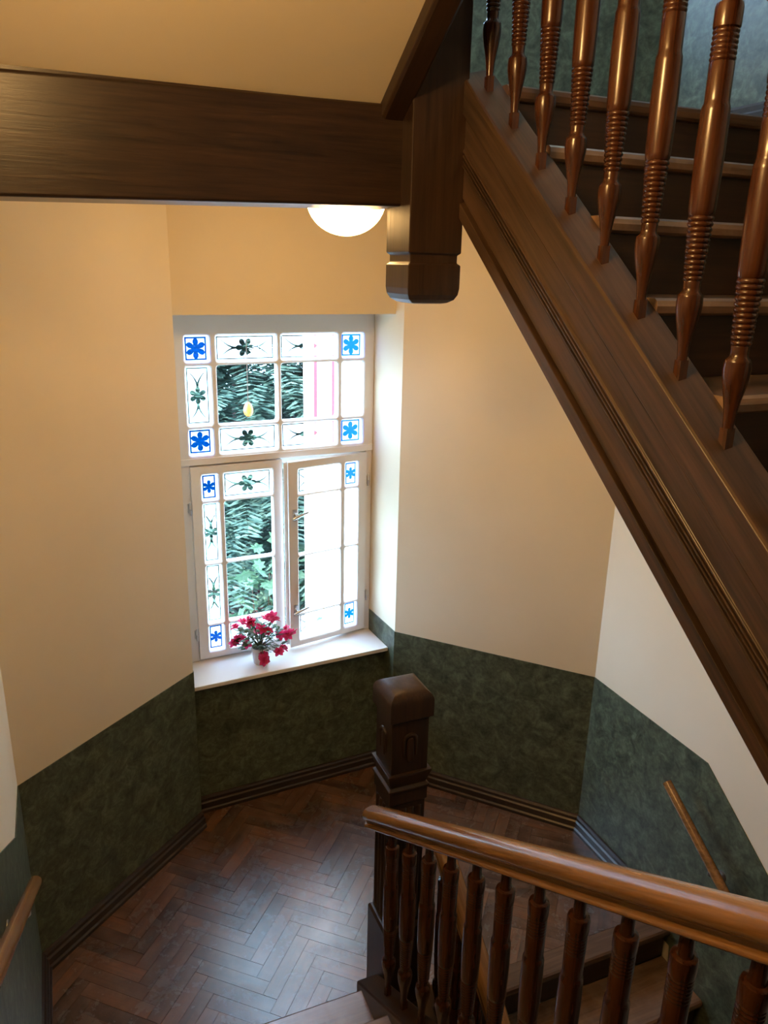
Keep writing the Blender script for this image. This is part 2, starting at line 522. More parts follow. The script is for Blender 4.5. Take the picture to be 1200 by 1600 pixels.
# right wall along the rising flight and upper landing
zr = lambda y: STOREY+DADO-0.76*(2.197-y)
skin('dado_panel', wall_right, (XD, a), (XD, b_), [(0, STOREY-0.1, STOREY+DADO), (fy(a, b_, 2.24), STOREY-0.1, STOREY+DADO), (fy(a, b_, 2.197), STOREY-0.45, STOREY+DADO), (1, HALL-0.25, zr(0.0))], (-1, 0))

# skirting boards: stepped dark moulding along each landing wall
def skirting(name, a, b_, base):
    n_ = inward(a, b_)
    prof = [(0.0, 0.0), (0.034, 0.0), (0.034, 0.018), (0.026, 0.026), (0.026, 0.060), (0.018, 0.068), (0.018, 0.086), (0.010, 0.096), (0.0, 0.098)]
    mb = MB()
    mb.loft([[(p[0]+n_[0]*(d+0.004), p[1]+n_[1]*(d+0.004), base+h) for d, h in prof] for p in (a, b_)])
    return struct(mb.build(name, 'skirting'))
for base, sfx in ((0.0, ''), (STOREY, '_upper')):
    skirting('baseboard_bay_left'+sfx, P0, P1, base)
    skirting('baseboard_window'+sfx, W(0.0, 0.13), W(NW, 0.13), base)
    skirting('baseboard_bay_right'+sfx, P2, P3, base)
    skirting('baseboard_right'+sfx, P3, (XD, 2.28), base)
    skirting('baseboard_left'+sfx, P0, (XE, 2.40), base)

# ------------------------------------------------------------------ landing floor with herringbone blocks
LAND = [(XE, 2.36), (XE, 3.118), (0.51, 4.02), (1.74, 4.06), (XD, 3.02), (XD, 2.36)]
floor = MB().prism([(XE-0.1, 2.36), (XE-0.1, 3.2), (0.40, 4.2), (1.80, 4.2), (XD+0.1, 3.1), (XD+0.1, 2.36)], -0.24, -0.016).build('floor', 'stone')
struct(floor); floor['_w'] = [0, 0, 0]
def clip(poly, cp):
    out = poly
    n = len(cp)
    A = sum(cp[i][0]*cp[(i+1) % n][1]-cp[(i+1) % n][0]*cp[i][1] for i in range(n))
    sg = 1 if A > 0 else -1
    for i in range(n):
        a, b_ = cp[i], cp[(i+1) % n]
        inp, out = out, []
        def d(p): return sg*((b_[0]-a[0])*(p[1]-a[1])-(b_[1]-a[1])*(p[0]-a[0]))
        for k in range(len(inp)):
            p, q = inp[k], inp[(k+1) % len(inp)]
            dp, dq = d(p), d(q)
            if dp >= 0: out.append(p)
            if (dp >= 0) != (dq >= 0):
                t = dp/(dp-dq); out.append((p[0]+(q[0]-p[0])*t, p[1]+(q[1]-p[1])*t))
        if len(out) < 3: return []
    return out
L_, W_ = 0.345, 0.069
ang = math.radians(48.5)
ca, sa = math.cos(ang), math.sin(ang)
org = (1.1, 3.0)
full_mesh = None
gap = 0.0006
for i in range(-60, 61):
    for j in range(-12, 13):
        bx, by = i*W_+j*L_, i*W_-j*L_
        for kind in (0, 1):
            if kind == 0: x0, y0, lx, ly = bx, by, L_, W_
            else: x0, y0, lx, ly = bx, by+W_, W_, L_
            cx, cy = x0+lx/2, y0+ly/2
            wx, wy = org[0]+ca*cx-sa*cy, org[1]+sa*cx+ca*cy
            if not (-0.6 < wx < 2.9 and 2.1 < wy < 4.3): continue
            a_ = ang+(math.pi/2 if kind else 0)
            c2, s2 = math.cos(a_), math.sin(a_)
            hl, hw = L_/2-gap, W_/2-gap
            rect = [(wx+c2*px-s2*py, wy+s2*px+c2*py) for px, py in ((-hl, -hw), (hl, -hw), (hl, hw), (-hl, hw))]
            cl = clip(rect, LAND)
            if len(cl) < 3: continue
            area = abs(sum(cl[k][0]*cl[(k+1) % len(cl)][1]-cl[(k+1) % len(cl)][0]*cl[k][1] for k in range(len(cl))))/2
            if area < 0.0004: continue
            loc = [((px-wx)*c2+(py-wy)*s2, -(px-wx)*s2+(py-wy)*c2) for px, py in cl]
            if area > 4*hl*hw*0.999:
                if full_mesh is None:
                    full_mesh = MB().prism(loc, -0.016, 0.0).mesh('parquet_block', 'parquet')
                me = full_mesh
            else:
                me = MB().prism(loc, -0.016, 0.0).mesh('parquet_block', 'parquet')
            o = bpy.data.objects.new('parquet_block', me)
            COL.objects.link(o)
            o.parent = floor
            o.location = (wx, wy, random.uniform(-0.0008, 0.0004))
            o.rotation_euler = (random.uniform(-0.0025, 0.0025), random.uniform(-0.002, 0.002), a_)

# hall floor behind / beneath the camera, lower floor, upper landing
struct(MB().box(XE-0.1, XD+0.1, -3.1, -0.40, HALL-0.2, HALL).box(1.225, XD+0.1, -0.41, -0.001, HALL-0.2, HALL).build('floor_hall', 'tread'))
struct(MB().box(-0.72, 2.97, -3.4, 4.3, -1.95, -1.746).build('floor_lower', 'stone'))
mb = MB().prism([(XE-0.05, 2.43), (XE-0.05, 3.15), (0.50, 3.98), (1.75, 4.03), (XD+0.05, 3.05), (XD+0.05, 2.37), (1.335, 2.37), (1.335, 2.53), (1.05, 2.53), (1.05, 2.43)], 3.42, STOREY-0.001)
struct(mb.build('ceiling_landing', 'plaster'))
# soffit of the flight that climbs on from the upper landing
mb = MB()
SF = lambda y: 3.572+0.655*(2.42-y)
mb.loft([[(XE, y, SF(y)), (0.99, y, SF(y)), (0.99, y, SF(y)+0.14), (XE, y, SF(y)+0.14)] for y in (2.47, -0.4)])
struct(mb.build('ceiling_soffit', 'plaster'))
struct(MB().box(XE-0.05, XD+0.05, -3.1, -0.4, SF(-0.4), SF(-0.4)+0.2).build('ceiling_hall', 'plaster'))

# ------------------------------------------------------------------ sweeps for stringers and rails
def sweep(mb, prof, ya, yb, zf, mat=0, n=1):
    mb.loft([[(x, ya+(yb-ya)*k/n, zf(ya+(yb-ya)*k/n)+v) for x, v in prof] for k in range(n+1)], mat)
    return mb

RAILP = [(-0.022, 0.0), (-0.029, 0.003), (-0.032, 0.009), (-0.031, 0.015), (-0.026, 0.019), (-0.019, 0.022), (-0.018, 0.030), (-0.021, 0.037), (-0.030, 0.042), (-0.037, 0.049), (-0.041, 0.060),
         (-0.041, 0.070), (-0.037, 0.083), (-0.028, 0.093), (-0.015, 0.099), (0.0, 0.101)]
RAILP = RAILP+[(-x, v) for x, v in RAILP[-2::-1]]

def rail_mesh(mb, xc, ya, yb, zf, round_a=True, round_b=False):
    d = 1 if ya > yb else -1
    rings = []
    def ring(y, s_):
        vc = 0.052
        return [(xc+x*s_, y, zf(y)+vc+(v-vc)*s_) for x, v in RAILP]
    if round_a:
        for t in (0.0, 0.2, 0.5, 0.8, 1.0):
            s_ = 0.55+0.45*math.sin(t*math.pi/2)
            rings.append(ring(ya+d*0.022*(1-math.sin(t*math.pi/2))*1.0 if False else ya-d*0.022*t+d*0.022, s_))
    n = 8
    for k in range(n+1):
        rings.append(ring(ya+(yb-ya)*k/n - (0 if k else d*0.001), 1.0))
    if round_b:
        rings.append(ring(yb-d*0.012, 0.9)); rings.append(ring(yb-d*0.02, 0.6))
    mb.loft(rings)
    return mb

# turned baluster, shared mesh
def baluster_mesh():
    mb = MB()
    h = 0.0105
    mb.loft([[(sx*h, sy*h, z) for sx, sy in ((-1, -1), (1, -1), (1, 1), (-1, 1))] for z in (-0.03, 0.052)])
    prof = [(0.0108, 0.045), (0.0115, 0.060), (0.0135, 0.085), (0.0175, 0.110), (0.0230, 0.135), (0.0268, 0.158), (0.0278, 0.174), (0.0265, 0.186), (0.0262, 0.190), (0.0185, 0.197), (0.0178, 0.206), (0.0185, 0.216)]
    nr = 12
    for k in range(nr):
        z = 0.219+k*(0.130/nr); r = 0.0200+0.0060*k/(nr-1); d = 0.130/nr
        prof += [(r-0.0022, z), (r, z+d*0.25), (r+0.0008, z+d*0.5), (r, z+d*0.75), (r-0.0022, z+d*0.98)]
    prof += [(0.0262, 0.352), (0.0275, 0.362), (0.0288, 0.42), (0.0293, 0.48), (0.0282, 0.545), (0.0278, 0.553), (0.0250, 0.560), (0.0245, 0.566), (0.0248, 0.632)]
    for k in range(6):
        z = 0.634+k*0.0095
        prof += [(0.0230, z), (0.0252, z+0.0028), (0.0255, z+0.005), (0.0252, z+0.007), (0.0230, z+0.0093)]
    prof += [(0.0262, 0.693), (0.0268, 0.700), (0.0268, 0.728), (0.0250, 0.735), (0.0165, 0.738), (0.0150, 0.745), (0.0138, 0.790), (0.0138, 0.835)]
    mb.lathe(prof, seg=18)
    me = mb.mesh('baluster', 'baluster')
    me.polygons.foreach_set('use_smooth', [True]*len(me.polygons))
    try: me.set_sharp_from_angle(angle=math.radians(50))
    except Exception: pass
    return me
BAL = baluster_mesh()
def put_baluster(parent, loc):
    o = bpy.data.objects.new('baluster', BAL); COL.objects.link(o)
    o.parent = parent
    o.location = Vector(loc)-Vector(parent['_w'])
    o.rotation_euler = (0, 0, random.uniform(-0.05, 0.05))
    return o

# ---------------- the right-hand flight (repeats one storey apart)
RUN_R, RISE_R, SLR = 0.2485, 0.194, 0.78
def right_flight(dz, steps, y_end, label, bal_label, n_bal, landing_nose):
    st = empty('stair_flight', (1.9, 2.3, dz+STOREY-RISE_R*steps))
    tag(st, label, 'stairs')
    zf = lambda y: dz+1.429+SLR*y
    xl = 1.225
    prof = [(xl, 0), (xl, 0.046), (xl+0.020, 0.049), (xl+0.020, 0.057), (xl+0.010, 0.060), (xl+0.010, 0.143)]
    for g in range(4):
        v = 0.146+g*0.0135
        prof += [(xl+0.018, v), (xl+0.018, v+0.0045), (xl+0.003, v+0.006), (xl+0.003, v+0.012)]
    prof += [(xl+0.008, 0.203), (xl+0.008, 0.286), (xl+0.022, 0.289), (xl+0.022, 0.297), (xl-0.003, 0.299), (xl-0.003, 0.388), (xl+0.003, 0.394), (xl+0.097, 0.418), (xl+0.10, 0.414), (xl+0.10, 0)]
    mb = MB(); sweep(mb, prof, 2.36, y_end, zf)
    mb.build('stringer', 'wood_up', st, bevel=0.0015)
    for k in range(0, steps+1):
        y = 2.24-k*RUN_R; z = dz+STOREY-k*RISE_R
        x0, x1 = xl+0.095, XD-0.006
        back = RUN_R+0.03 if k else 0.118
        if k == steps: break
        t = MB()
        r = 0.02
        pr = [(y+back, z), (y+0.012, z), (y+0.003, z-0.006), (y, z-0.018), (y+0.003, z-0.034), (y+0.012, z-0.040), (y+0.03, z-0.042), (y+back, z-0.042)]
        t.loft([[(x, py, pz) for py, pz in pr] for x in (x0, x1)])
        o = t.build('tread', 'tread' if k else 'board', st)
        MB().box(x0, x1, y+0.034, y+0.056, z-RISE_R, z-0.042).build('riser', 'riser', st)
    mb = MB(); ye = 2.24-RUN_R*(steps-1)
    zs = lambda y: dz+1.43+SLR*y+0.0
    mb.loft([[(xl+0.10, y, zs(y)+0.02), (XD-0.005, y, zs(y)+0.02), (XD-0.005, y, zs(y)+0.10), (xl+0.10, y, zs(y)+0.10)] for y in (2.28, max(ye-0.1, y_end))])
    mb.build('soffit', 'plaster', st)
    ba = empty('balustrade', (1.275, 2.3, dz+3.3))
    tag(ba, bal_label, 'balustrade')
    zt = lambda y: dz+1.823+SLR*y
    for k in range(n_bal):
        y = 2.279-0.1555*k
        if y < y_end+0.05: break
        put_baluster(ba, (1.275, y, zt(y)-0.006))
    mb = MB(); rail_mesh(mb, 1.275, 2.33, y_end-0.05, lambda y: zt(y)+0.79, round_a=False, round_b=True)
    o = mb.build('handrail', 'rail_up', ba); smooth_by_angle(o, 50)
    return st, ba
right_flight(0.0, 9, 0.0, 'dark wooden stair flight climbing at upper right with grooved side board', 'reddish turned spindles and rail on the climbing flight at upper right', 15, True)
right_flight(-STOREY, 9, 0.0, 'brown stairs going down from the parquet landing beside the right wall', 'dark spindles and honey rail beside the stairs going down behind the newel', 13, True)

# ---------------- the left-hand flight going down to the landing
RUN_L, RISE_L, SLL = 0.2757, HALL/11.0, 0.62
ZTL = lambda y: 1.657-SLL*y       # top of stringer
st = empty('stair_flight', (0.3, 2.36, 0.0))
tag(st, 'pale worn steps coming up from the landing at bottom of view', 'stairs')
xl = 0.945
prof = [(xl, -0.36), (xl, -0.012), (xl+0.004, 0.0), (xl+0.096, 0.0), (xl+0.10, -0.004), (xl+0.10, -0.36)]
mb = MB()
ya, yb = 2.405, -0.55
rings = []
for y in (ya, ya-0.22, ya-0.55, yb):
    lo = max(0.0, ZTL(y)-0.36) if y > 1.9 else ZTL(y)-0.36
    rings.append([(xl, y, lo), (xl, y, ZTL(y)-0.008), (xl+0.006, y, ZTL(y)), (xl+0.094, y, ZTL(y)), (xl+0.10, y, ZTL(y)-0.006), (xl+0.10, y, lo)])
mb.loft(rings)
mb.build('stringer', 'wood_dn', st, bevel=0.003)
for k in range(11):
    y = 2.36-k*RUN_L; z = (k+1)*RISE_L
    back = RUN_L+0.03 if k < 10 else 0.03
    pr = [(y, z-0.018), (y-0.003, z-0.006), (y-0.012, z), (y-back, z), (y-back, z-0.04), (y-0.03, z-0.04), (y-0.010, z-0.039), (y-0.002, z-0.032)]
    mb = MB(); mb.loft([[(x, py, pz) for py, pz in pr] for x in (XE+0.006, xl+0.004)])
    mb.build('tread', 'tread', st)
    MB().box(XE+0.006, xl+0.004, y-0.056, y-0.034, z-RISE_L, z-0.04).build('riser', 'riser', st)
mb = MB()
mb.loft([[(XE+0.005, y, ZTL(y)-0.36), (xl, y, ZTL(y)-0.36), (xl, y, ZTL(y)-0.30), (XE+0.005, y, ZTL(y)-0.30)] for y in (1.95, -0.3)])
mb.build('soffit', 'plaster', st)
ba = empty('balustrade', (0.99, 2.19, 0.3))
tag(ba, 'dark turned spindles under a broad honey handrail in the foreground', 'balustrade')
for k in range(18):
    y = 2.189-0.1505*k
    put_baluster(ba, (0.995, y, ZTL(y)-0.006))
mb = MB(); rail_mesh(mb, 0.995, 2.395, -0.5, lambda y: ZTL(y)+0.785, True, True)
hr = mb.build('handrail', 'rail_dn', ba); smooth_by_angle(hr, 50)
# small turned boss on the rail's end
mb = MB(); mb.lathe([(0.002, 0.0), (0.008, 0.002), (0.010, 0.008), (0.007, 0.013), (0.003, 0.015)], (0.972, 2.418, ZTL(2.41)+0.785+0.045), 12, axis='y')
o = mb.build('end_boss', 'wood_z', hr); smooth_by_angle(o)

# ------------------------------------------------------------------ newel posts
def sq(mb, cx, cy, prof, mat=0):
    mb.loft([[(cx-h, cy-h, z), (cx+h, cy-h, z), (cx+h, cy+h, z), (cx-h, cy+h, z)] for h, z in prof], mat)
def newel(cx, cy, h, z_land, bottom, label):
    n_ = empty('newel_post', (cx, cy, bottom if bottom is not None else z_land))
    tag(n_, label, 'newel post')
    Z = z_land
    mb = MB()
    if bottom is None:
        sq(mb, cx, cy, [(h+0.012, Z), (h+0.012, Z+0.425), (h+0.004, Z+0.437), (h-0.006, Z+0.44), (h-0.006, Z+1.05), (h, Z+1.06), (h, Z+1.122)])
    else:
        b0 = bottom
        sq(mb, cx, cy, [(h-0.045, b0), (h-0.028, b0+0.004), (h-0.012, b0+0.014), (h-0.003, b0+0.030), (h, b0+0.05), (h, b0+0.122), (h-0.009, b0+0.128), (h-0.009, b0+0.152), (h, b0+0.158), (h, Z+1.122)])
    shaft = mb.build('shaft', 'wood_z', n_, bevel=0.003)
    mb = MB()
    sq(mb, cx, cy, [(h+0.006, Z+1.118), (h+0.006, Z+1.128), (h-0.006, Z+1.136), (h+0.010, Z+1.190), (h+0.010, Z+1.200)])
    sq(mb, cx, cy, [(h-0.004, Z+1.198), (h-0.004, Z+1.432)])
    block = mb.build('carved_block', 'wood_z', n_, bevel=0.002)
    mb = MB()
    sq(mb, cx, cy, [(h-0.004, Z+1.430), (h+0.009, Z+1.440), (h+0.009, Z+1.508), (h+0.007, Z+1.520), (h+0.001, Z+1.533), (h-0.009, Z+1.543), (h-0.022, Z+1.551), (h-0.040, Z+1.555), (h-0.06, Z+1.556)])
    o = mb.build('cap', 'wood_z', n_); smooth_by_angle(o, 35)
    # horseshoe arch applied on the faces
    for fx, fy_ in ((0, -1), (-1, 0), (1, 0), (0, 1)):
        mb = MB()
        pts = []
        R = 0.026
        for k in range(13):
            a = math.pi*k/12
            pts.append((R*math.cos(a), 1.345+R*math.sin(a)))
        pts = [(R, 1.275)]+pts+[(-R, 1.275)]
        d = h-0.004
        P = []
        for p, z in pts:
            if fy_: P.append((cx+p, cy+fy_*(d+0.002), Z+z))
            else: P.append((cx+fx*(d+0.002), cy+p, Z+z))
        rr = [0.003]+[0.0065]*(len(P)-2)+[0.003]
        mb.tube(P, rr, 8)
        o = mb.build('arch_moulding', 'wood_z', block); smooth_by_angle(o)
        mb = MB()
        q = []
        for k in range(9):
            a = math.pi*k/8
            q.append((0.015*math.cos(a), 1.340+0.015*math.sin(a)))
        q = q+[(-0.015*math.cos(math.pi*k/8), 1.262-0.015*math.sin(math.pi*k/8)) for k in range(9)]
        rings = []
        for dd, s_ in ((d-0.002, 1.0), (d+0.005, 1.0), (d+0.007, 0.8)):
            rg = []
            for p, z in q:
                zz = Z+1.301+(z-1.301)*(s_ if s_ == 1 else 0.95)
                rg.append((cx+p*s_, cy+fy_*dd, zz) if fy_ else (cx+fx*dd, cy+p*s_, zz))
            rings.append(rg)
        mb.loft(rings)
        mb.build('arch_panel', 'wood_z', block)
    # raised flutes on the shaft
    if bottom is None:
        for fx, fy_ in ((0, -1), (-1, 0), (1, 0), (0, 1)):
            for off in (-0.050, -0.0165, 0.0165, 0.050):
                d = h-0.006
                mb = MB(); rings = []
                for z in (Z+0.46, Z+0.47, Z+1.02, Z+1.03):
                    e = 0.0035 if z in (Z+0.46, Z+1.03) else 0.009
                    w = 0.0115
                    rg = [(-w, -0.001), (-w*0.7, e*0.7), (0, e), (w*0.7, e*0.7), (w, -0.001)]
                    if fy_: rings.append([(cx+off+p, cy+fy_*(d+q), z) for p, q in rg])
                    else: rings.append([(cx+fx*(d+q), cy+off+p, z) for p, q in rg])
                mb.loft(rings)
                o = mb.build('flute', 'wood_z', shaft); smooth_by_angle(o, 60)
    return n_
newel(1.1375, 2.4425, 0.0825, 0.0, None, 'dark carved newel post with arch ornament standing on the parquet landing')
newel(1.1475, 2.4275, 0.0925, STOREY, 2.987, 'dark hanging newel post with rounded lower end below the ceiling beam')

# ------------------------------------------------------------------ beam under the upper landing and the stringer above
zb = lambda x: 3.2535+0.0256*(x+0.09)
zt_ = lambda x: 3.5546+0.0148*(x+0.09)
mb = MB()
mb.loft([[(x, 2.41, zb(x)+0.006), (x, 2.416, zb(x)), (x, 2.60, zb(x)), (x, 2.60, 3.60), (x, 2.428, 3.60), (x, 2.426, zt_(x)), (x, 2.416, zt_(x)), (x, 2.41, zt_(x)-0.006)] for x in (XE, 1.062)])
beam = mb.build('ceiling_beam', 'wood_x', bevel=0.003)
tag(beam, 'broad dark wooden beam crossing from the left wall to hanging post', 'beam')
mb = MB()
sweep(mb, [(0.985, -0.045), (0.985, 0.33), (1.065, 0.33), (1.065, -0.045), (1.055, -0.052), (0.995, -0.052)], 2.45, -0.4, SF)
o = mb.build('stair_stringer', 'wood_dn', bevel=0.003)
tag(o, 'dark sloping timber rising from the hanging post along the yellow soffit', 'timber')

# ------------------------------------------------------------------ ceiling lamp
LX, LY, LZ = 1.060, 2.93, 3.207
lp = empty('ceiling_lamp', (LX, LY, LZ))
tag(lp, 'lit round opal ceiling lamp under the upper landing', 'lamp')
mb = MB()
mb.lathe([(0.004, 0.0)]+[(0.148*math.sin(a), 0.13-0.13*math.cos(a)) for a in [math.pi/2*k/12 for k in range(1, 13)]]+[(0.144, 0.145)], (LX, LY, LZ), 32)
o = mb.build('glass_bowl', 'lamp', lp); smooth_by_angle(o, 60)
mb = MB(); mb.lathe([(0.146, 0.0), (0.154, 0.004), (0.154, 0.06), (0.13, 0.072)], (LX, LY, LZ+0.145), 32)
o = mb.build('mount_ring', 'chrome', lp); smooth_by_angle(o)
# lamp on the left stair wall, just outside the view
lp2 = empty('wall_lamp', (XE, 1.1, 3.85))
tag(lp2, 'lit round opal lamp on the left stair wall', 'lamp')
mb = MB(); mb.lathe([(0.16*math.cos(a), 0.12*math.sin(a)) for a in [math.pi/2*k/10 for k in range(0, 10)]]+[(0.004, 0.12)], (0, 0, 0), 28)
mb.xform(lambda p: (XE+0.05+p[2], 1.1+p[1], 3.85+p[0]))
o = mb.build('glass_bowl', 'lamp_hall', lp2); smooth_by_angle(o, 60)
mb = MB(); mb.lathe([(0.17, 0.0), (0.17, 0.05), (0.16, 0.055)], (0, 0, 0), 28)
mb.xform(lambda p: (XE+p[2], 1.1+p[1], 3.85+p[0]))
mb.build('mount_ring', 'chrome', lp2)

# ------------------------------------------------------------------ wall handrails
def wall_rail(x, pts, side, label, brackets):
    w = empty('wall_handrail', (x, pts[0][0], pts[0][1]))
    tag(w, label, 'handrail')
    mb = MB()
    P = [(x, y, z) for y, z in pts]
    d = (Vector(P[1])-Vector(P[0])).normalized()
    P2 = [tuple(Vector(P[0])-d*0.004)]+P
    mb.tube(P2, [0.015]+[0.022]*len(P), 14)
    o = mb.build('rail', 'rail_dn', w); smooth_by_angle(o, 50)
    for y, z in brackets:
        mb = MB()
        xw = XE if side < 0 else XD
        mb.tube([(x, y, z-0.02), (x, y, z-0.05), (x+(xw-x)*0.4, y, z-0.075), (xw-0.006*side, y, z-0.08)], 0.007, 8)
        mb.lathe([(0.002, 0.0)], (0, 0, 0), 3) if False else None
        rings = []
        for k in range(3):
            r = (0.024, 0.024, 0.014)[k]; xx = xw-side*(0.0, 0.007, 0.011)[k]
            rings.append([(xx, y+r*math.cos(2*math.pi*i/14), z-0.08+r*math.sin(2*math.pi*i/14)) for i in range(14)])
        mb.loft(rings)
        o = mb.build('bracket', 'chrome', w); smooth_by_angle(o)
wall_rail(2.47, [(2.335, 0.817), (1.917, 0.530), (0.6, -0.41)], 1, 'honey wooden handrail on green right wall going down the stairs', [(2.02, 0.60), (1.1, -0.05)])
wall_rail(-0.245, [(2.562, 0.955), (1.547, 1.603), (0.9, 2.02)], -1, 'honey wooden handrail on left wall beside the pale steps', [(2.25, 1.15), (1.1, 1.89)])

# ------------------------------------------------------------------ window
def cells_mesh(mb, cells, t0, t1, fn, rad=0.016, bev=0.006):
    """cells: (s0,s1,z0,z1, os0,os1,oz0,oz1) frame cell with rounded opening; t0 room side, t1 outer side"""
    nseg = 4
    for (s0, s1, z0, z1, a0, a1, b0, b1) in cells:
        def rr(g):
            pts, corners = [], []
            for ci, (cx, cz, sx, sz) in enumerate(((a1, b1, 1, 1), (a0, b1, -1, 1), (a0, b0, -1, -1), (a1, b0, 1, -1))):
                cx2, cz2 = cx+sx*g, cz+sz*g
                R = rad+g
                for k in range(nseg+1):
                    a = math.pi/2*ci+math.pi/2*k/nseg
                    pts.append((cx2-sx*R+R*math.cos(a), cz2-sz*R+R*math.sin(a)))
            return pts
        outer = []
        for (cx, cz) in ((s1, z1), (s0, z1), (s0, z0), (s1, z0)):
            outer += [(cx, cz)]*(nseg+1)
        inner, big = rr(0.0), rr(bev)
        n = len(inner)
        loops = [(outer, t1), (outer, t0), (big, t0), (inner, t0+bev), (inner, t1)]
        V = [fn(p[0], t, p[1]) for lp_, t in loops for p in lp_]
        F = []
        for k in range(5):
            k2 = (k+1) % 5
            for i in range(n):
                j = (i+1) % n
                f = (k*n+i, k*n+j, k2*n+j, k2*n+i)
                F.append(f)
        mb.add(V, F)
def wfn(s_, t_, z): return (*W(s_, t_), z)

win = empty('window_1', (*W(0.64, 0.38), 0.85))
struct(win)
WIN_T = 0.362
S0, S1 = 0.0, NW
def cellgrid(colsO, rowsO, s0, s1, z0, z1):
    out = []
    cb = [s0]+[(colsO[i][1]+colsO[i+1][0])/2 for i in range(len(colsO)-1)]+[s1]
    rb = [z1]+[(rowsO[i][0]+rowsO[i+1][1])/2 for i in range(len(rowsO)-1)]+[z0]
    for i, (a0, a1) in enumerate(colsO):
        for j, (b0, b1) in enumerate(rowsO):
            out.append((cb[i], cb[i+1], rb[j+1], rb[j], a0, a1, b0, b1))
    return out
def pane(parent, fn, s0, s1, z0, z1, t, mat):
    """one sheet of glass with its own centre; fn maps (s,t,z) to world"""
    c = Vector(fn((s0+s1)/2, t, (z0+z1)/2))
    ux = (Vector(fn(s1, t, z0))-Vector(fn(s0, t, z0))).normalized()
    hx, hz = (s1-s0)/2, (z1-z0)/2
    e = 0.006
    me = bpy.data.meshes.new('pane')
    me.from_pydata([(-hx-e, 0, -hz-e), (hx+e, 0, -hz-e), (hx+e, 0, hz+e), (-hx-e, 0, hz+e)], [], [(0, 1, 2, 3)])
    me.materials.append(M[mat])
    o = bpy.data.objects.new('pane', me); COL.objects.link(o)
    o['half_x'] = hx; o['half_z'] = hz
    o.parent = parent
    o.location = c-Vector(parent['_w'])
    o.rotation_euler = (0, 0, math.atan2(ux.y, ux.x))
    return o

# fixed upper light
TC = [(0.122, 0.260), (0.290, 0.630), (0.652, 0.994), (1.018, 1.160)]
TR = [(2.592, 2.738), (2.254, 2.577), (2.088, 2.240)]
mb = MB(); cells_mesh(mb, cellgrid(TC, TR, 0.03, NW-0.002, 2.065, 2.852), WIN_T, WIN_T+0.055, wfn)
top = mb.build('upper_light', 'white', win)
for i, c in enumerate(TC):
    for j, r in enumerate(TR):
        if i in (0, 3) and j in (0, 2): mt = 'etch_blue'
        elif i in (0, 3): mt = 'etch_z'
        elif j in (0, 2): mt = 'etch_x'
        else: mt = 'glass'
        pane(top, wfn, c[0], c[1], r[0], r[1], WIN_T+0.036, mt)
# outer frame: jambs, transom drip, bottom rail, rebate post
mb = MB()
wbox(mb, 0.004, 0.118, WIN_T+0.004, WIN_T+0.06, 0.85, 2.066)
wbox(mb, 1.178, NW-0.002, WIN_T+0.004, WIN_T+0.06, 0.85, 2.066)
wbox(mb, 0.118, 1.178, WIN_T+0.012, WIN_T+0.06, 0.85, 0.885)
wbox(mb, 0.03, NW-0.002, WIN_T-0.008, WIN_T+0.004, 2.040, 2.078)
wbox(mb, 0.118, 1.178, WIN_T+0.0315, WIN_T+0.06, 2.005, 2.07)
mb.build('frame', 'white', win, bevel=0.003)
# casements
LC = [(0.174, 0.270), (0.298, 0.586)]
RW = [(1.832, 1.988), (1.460, 1.822), (1.084, 1.450), (0.905, 1.072)]
def casement(cols, s0, s1, fn, flip):
    mb = MB(); cells_mesh(mb, cellgrid(cols, RW, s0, s1, 0.872, 2.032), WIN_T-0.018, WIN_T+0.030, fn, 0.012, 0.005)
    c = mb.build('casement', 'white', win)
    for i, cc in enumerate(cols):
        narrow = (i == 0) != flip
        for j, r in enumerate(RW):
            if narrow: mt = 'etch_bluesmall' if j in (0, 3) else 'etch_zs'
            else: mt = 'etch_x' if j in (0, 3) else 'glass'
            pane(c, fn, cc[0], cc[1], r[0], r[1], WIN_T+0.012, mt)
    return c
cl = casement(LC, 0.118, 0.642, wfn, False)
RC = [(1.296-0.586, 1.296-0.298), (1.296-0.270, 1.296-0.174)]
HS, HA = 1.182, math.radians(8.0)
def rfn(s_, t_, z):
    ds, dt = s_-HS, t_-WIN_T
    s2 = HS+ds*math.cos(HA)+dt*math.sin(HA)
    t2 = WIN_T+ds*math.sin(HA)*1.0+dt*math.cos(HA)
    return (*W(s2, t2), z)
cr_ = casement(RC, 0.648, 1.178, rfn, True)
# rebate strip on the opening casement and closing strip on the fixed one
mb = MB()
mb.add([rfn(s_, t_, z) for z in (0.88, 2.025) for t_ in (WIN_T+0.018, WIN_T+0.034) for s_ in (0.628, 0.655)], [(0, 2, 3, 1), (4, 5, 7, 6), (0, 1, 5, 4), (2, 6, 7, 3), (0, 4, 6, 2), (1, 3, 7, 5)])
mb.build('rebate_strip', 'white', cr_)
for z in (1.715, 1.115):
    mb = MB()
    mb.add([rfn(s_, t_, zz) for zz in (z-0.035, z+0.035) for t_ in (WIN_T-0.026, WIN_T-0.018) for s_ in (0.672, 0.700)], [(0, 2, 3, 1), (4, 5, 7, 6), (0, 1, 5, 4), (2, 6, 7, 3), (0, 4, 6, 2), (1, 3, 7, 5)])
    mb.tube([rfn(0.686, WIN_T-0.022, z), rfn(0.686, WIN_T-0.05, z)], 0.008, 10)
    mb.tube([rfn(0.668, WIN_T-0.052, z-0.012), rfn(0.686, WIN_T-0.052, z-0.006), rfn(0.73, WIN_T-0.054, z+0.008), rfn(0.768, WIN_T-0.056, z+0.016)], [0.006, 0.009, 0.007, 0.005], 10)
    o = mb.build('handle', 'chrome', cr_); smooth_by_angle(o)
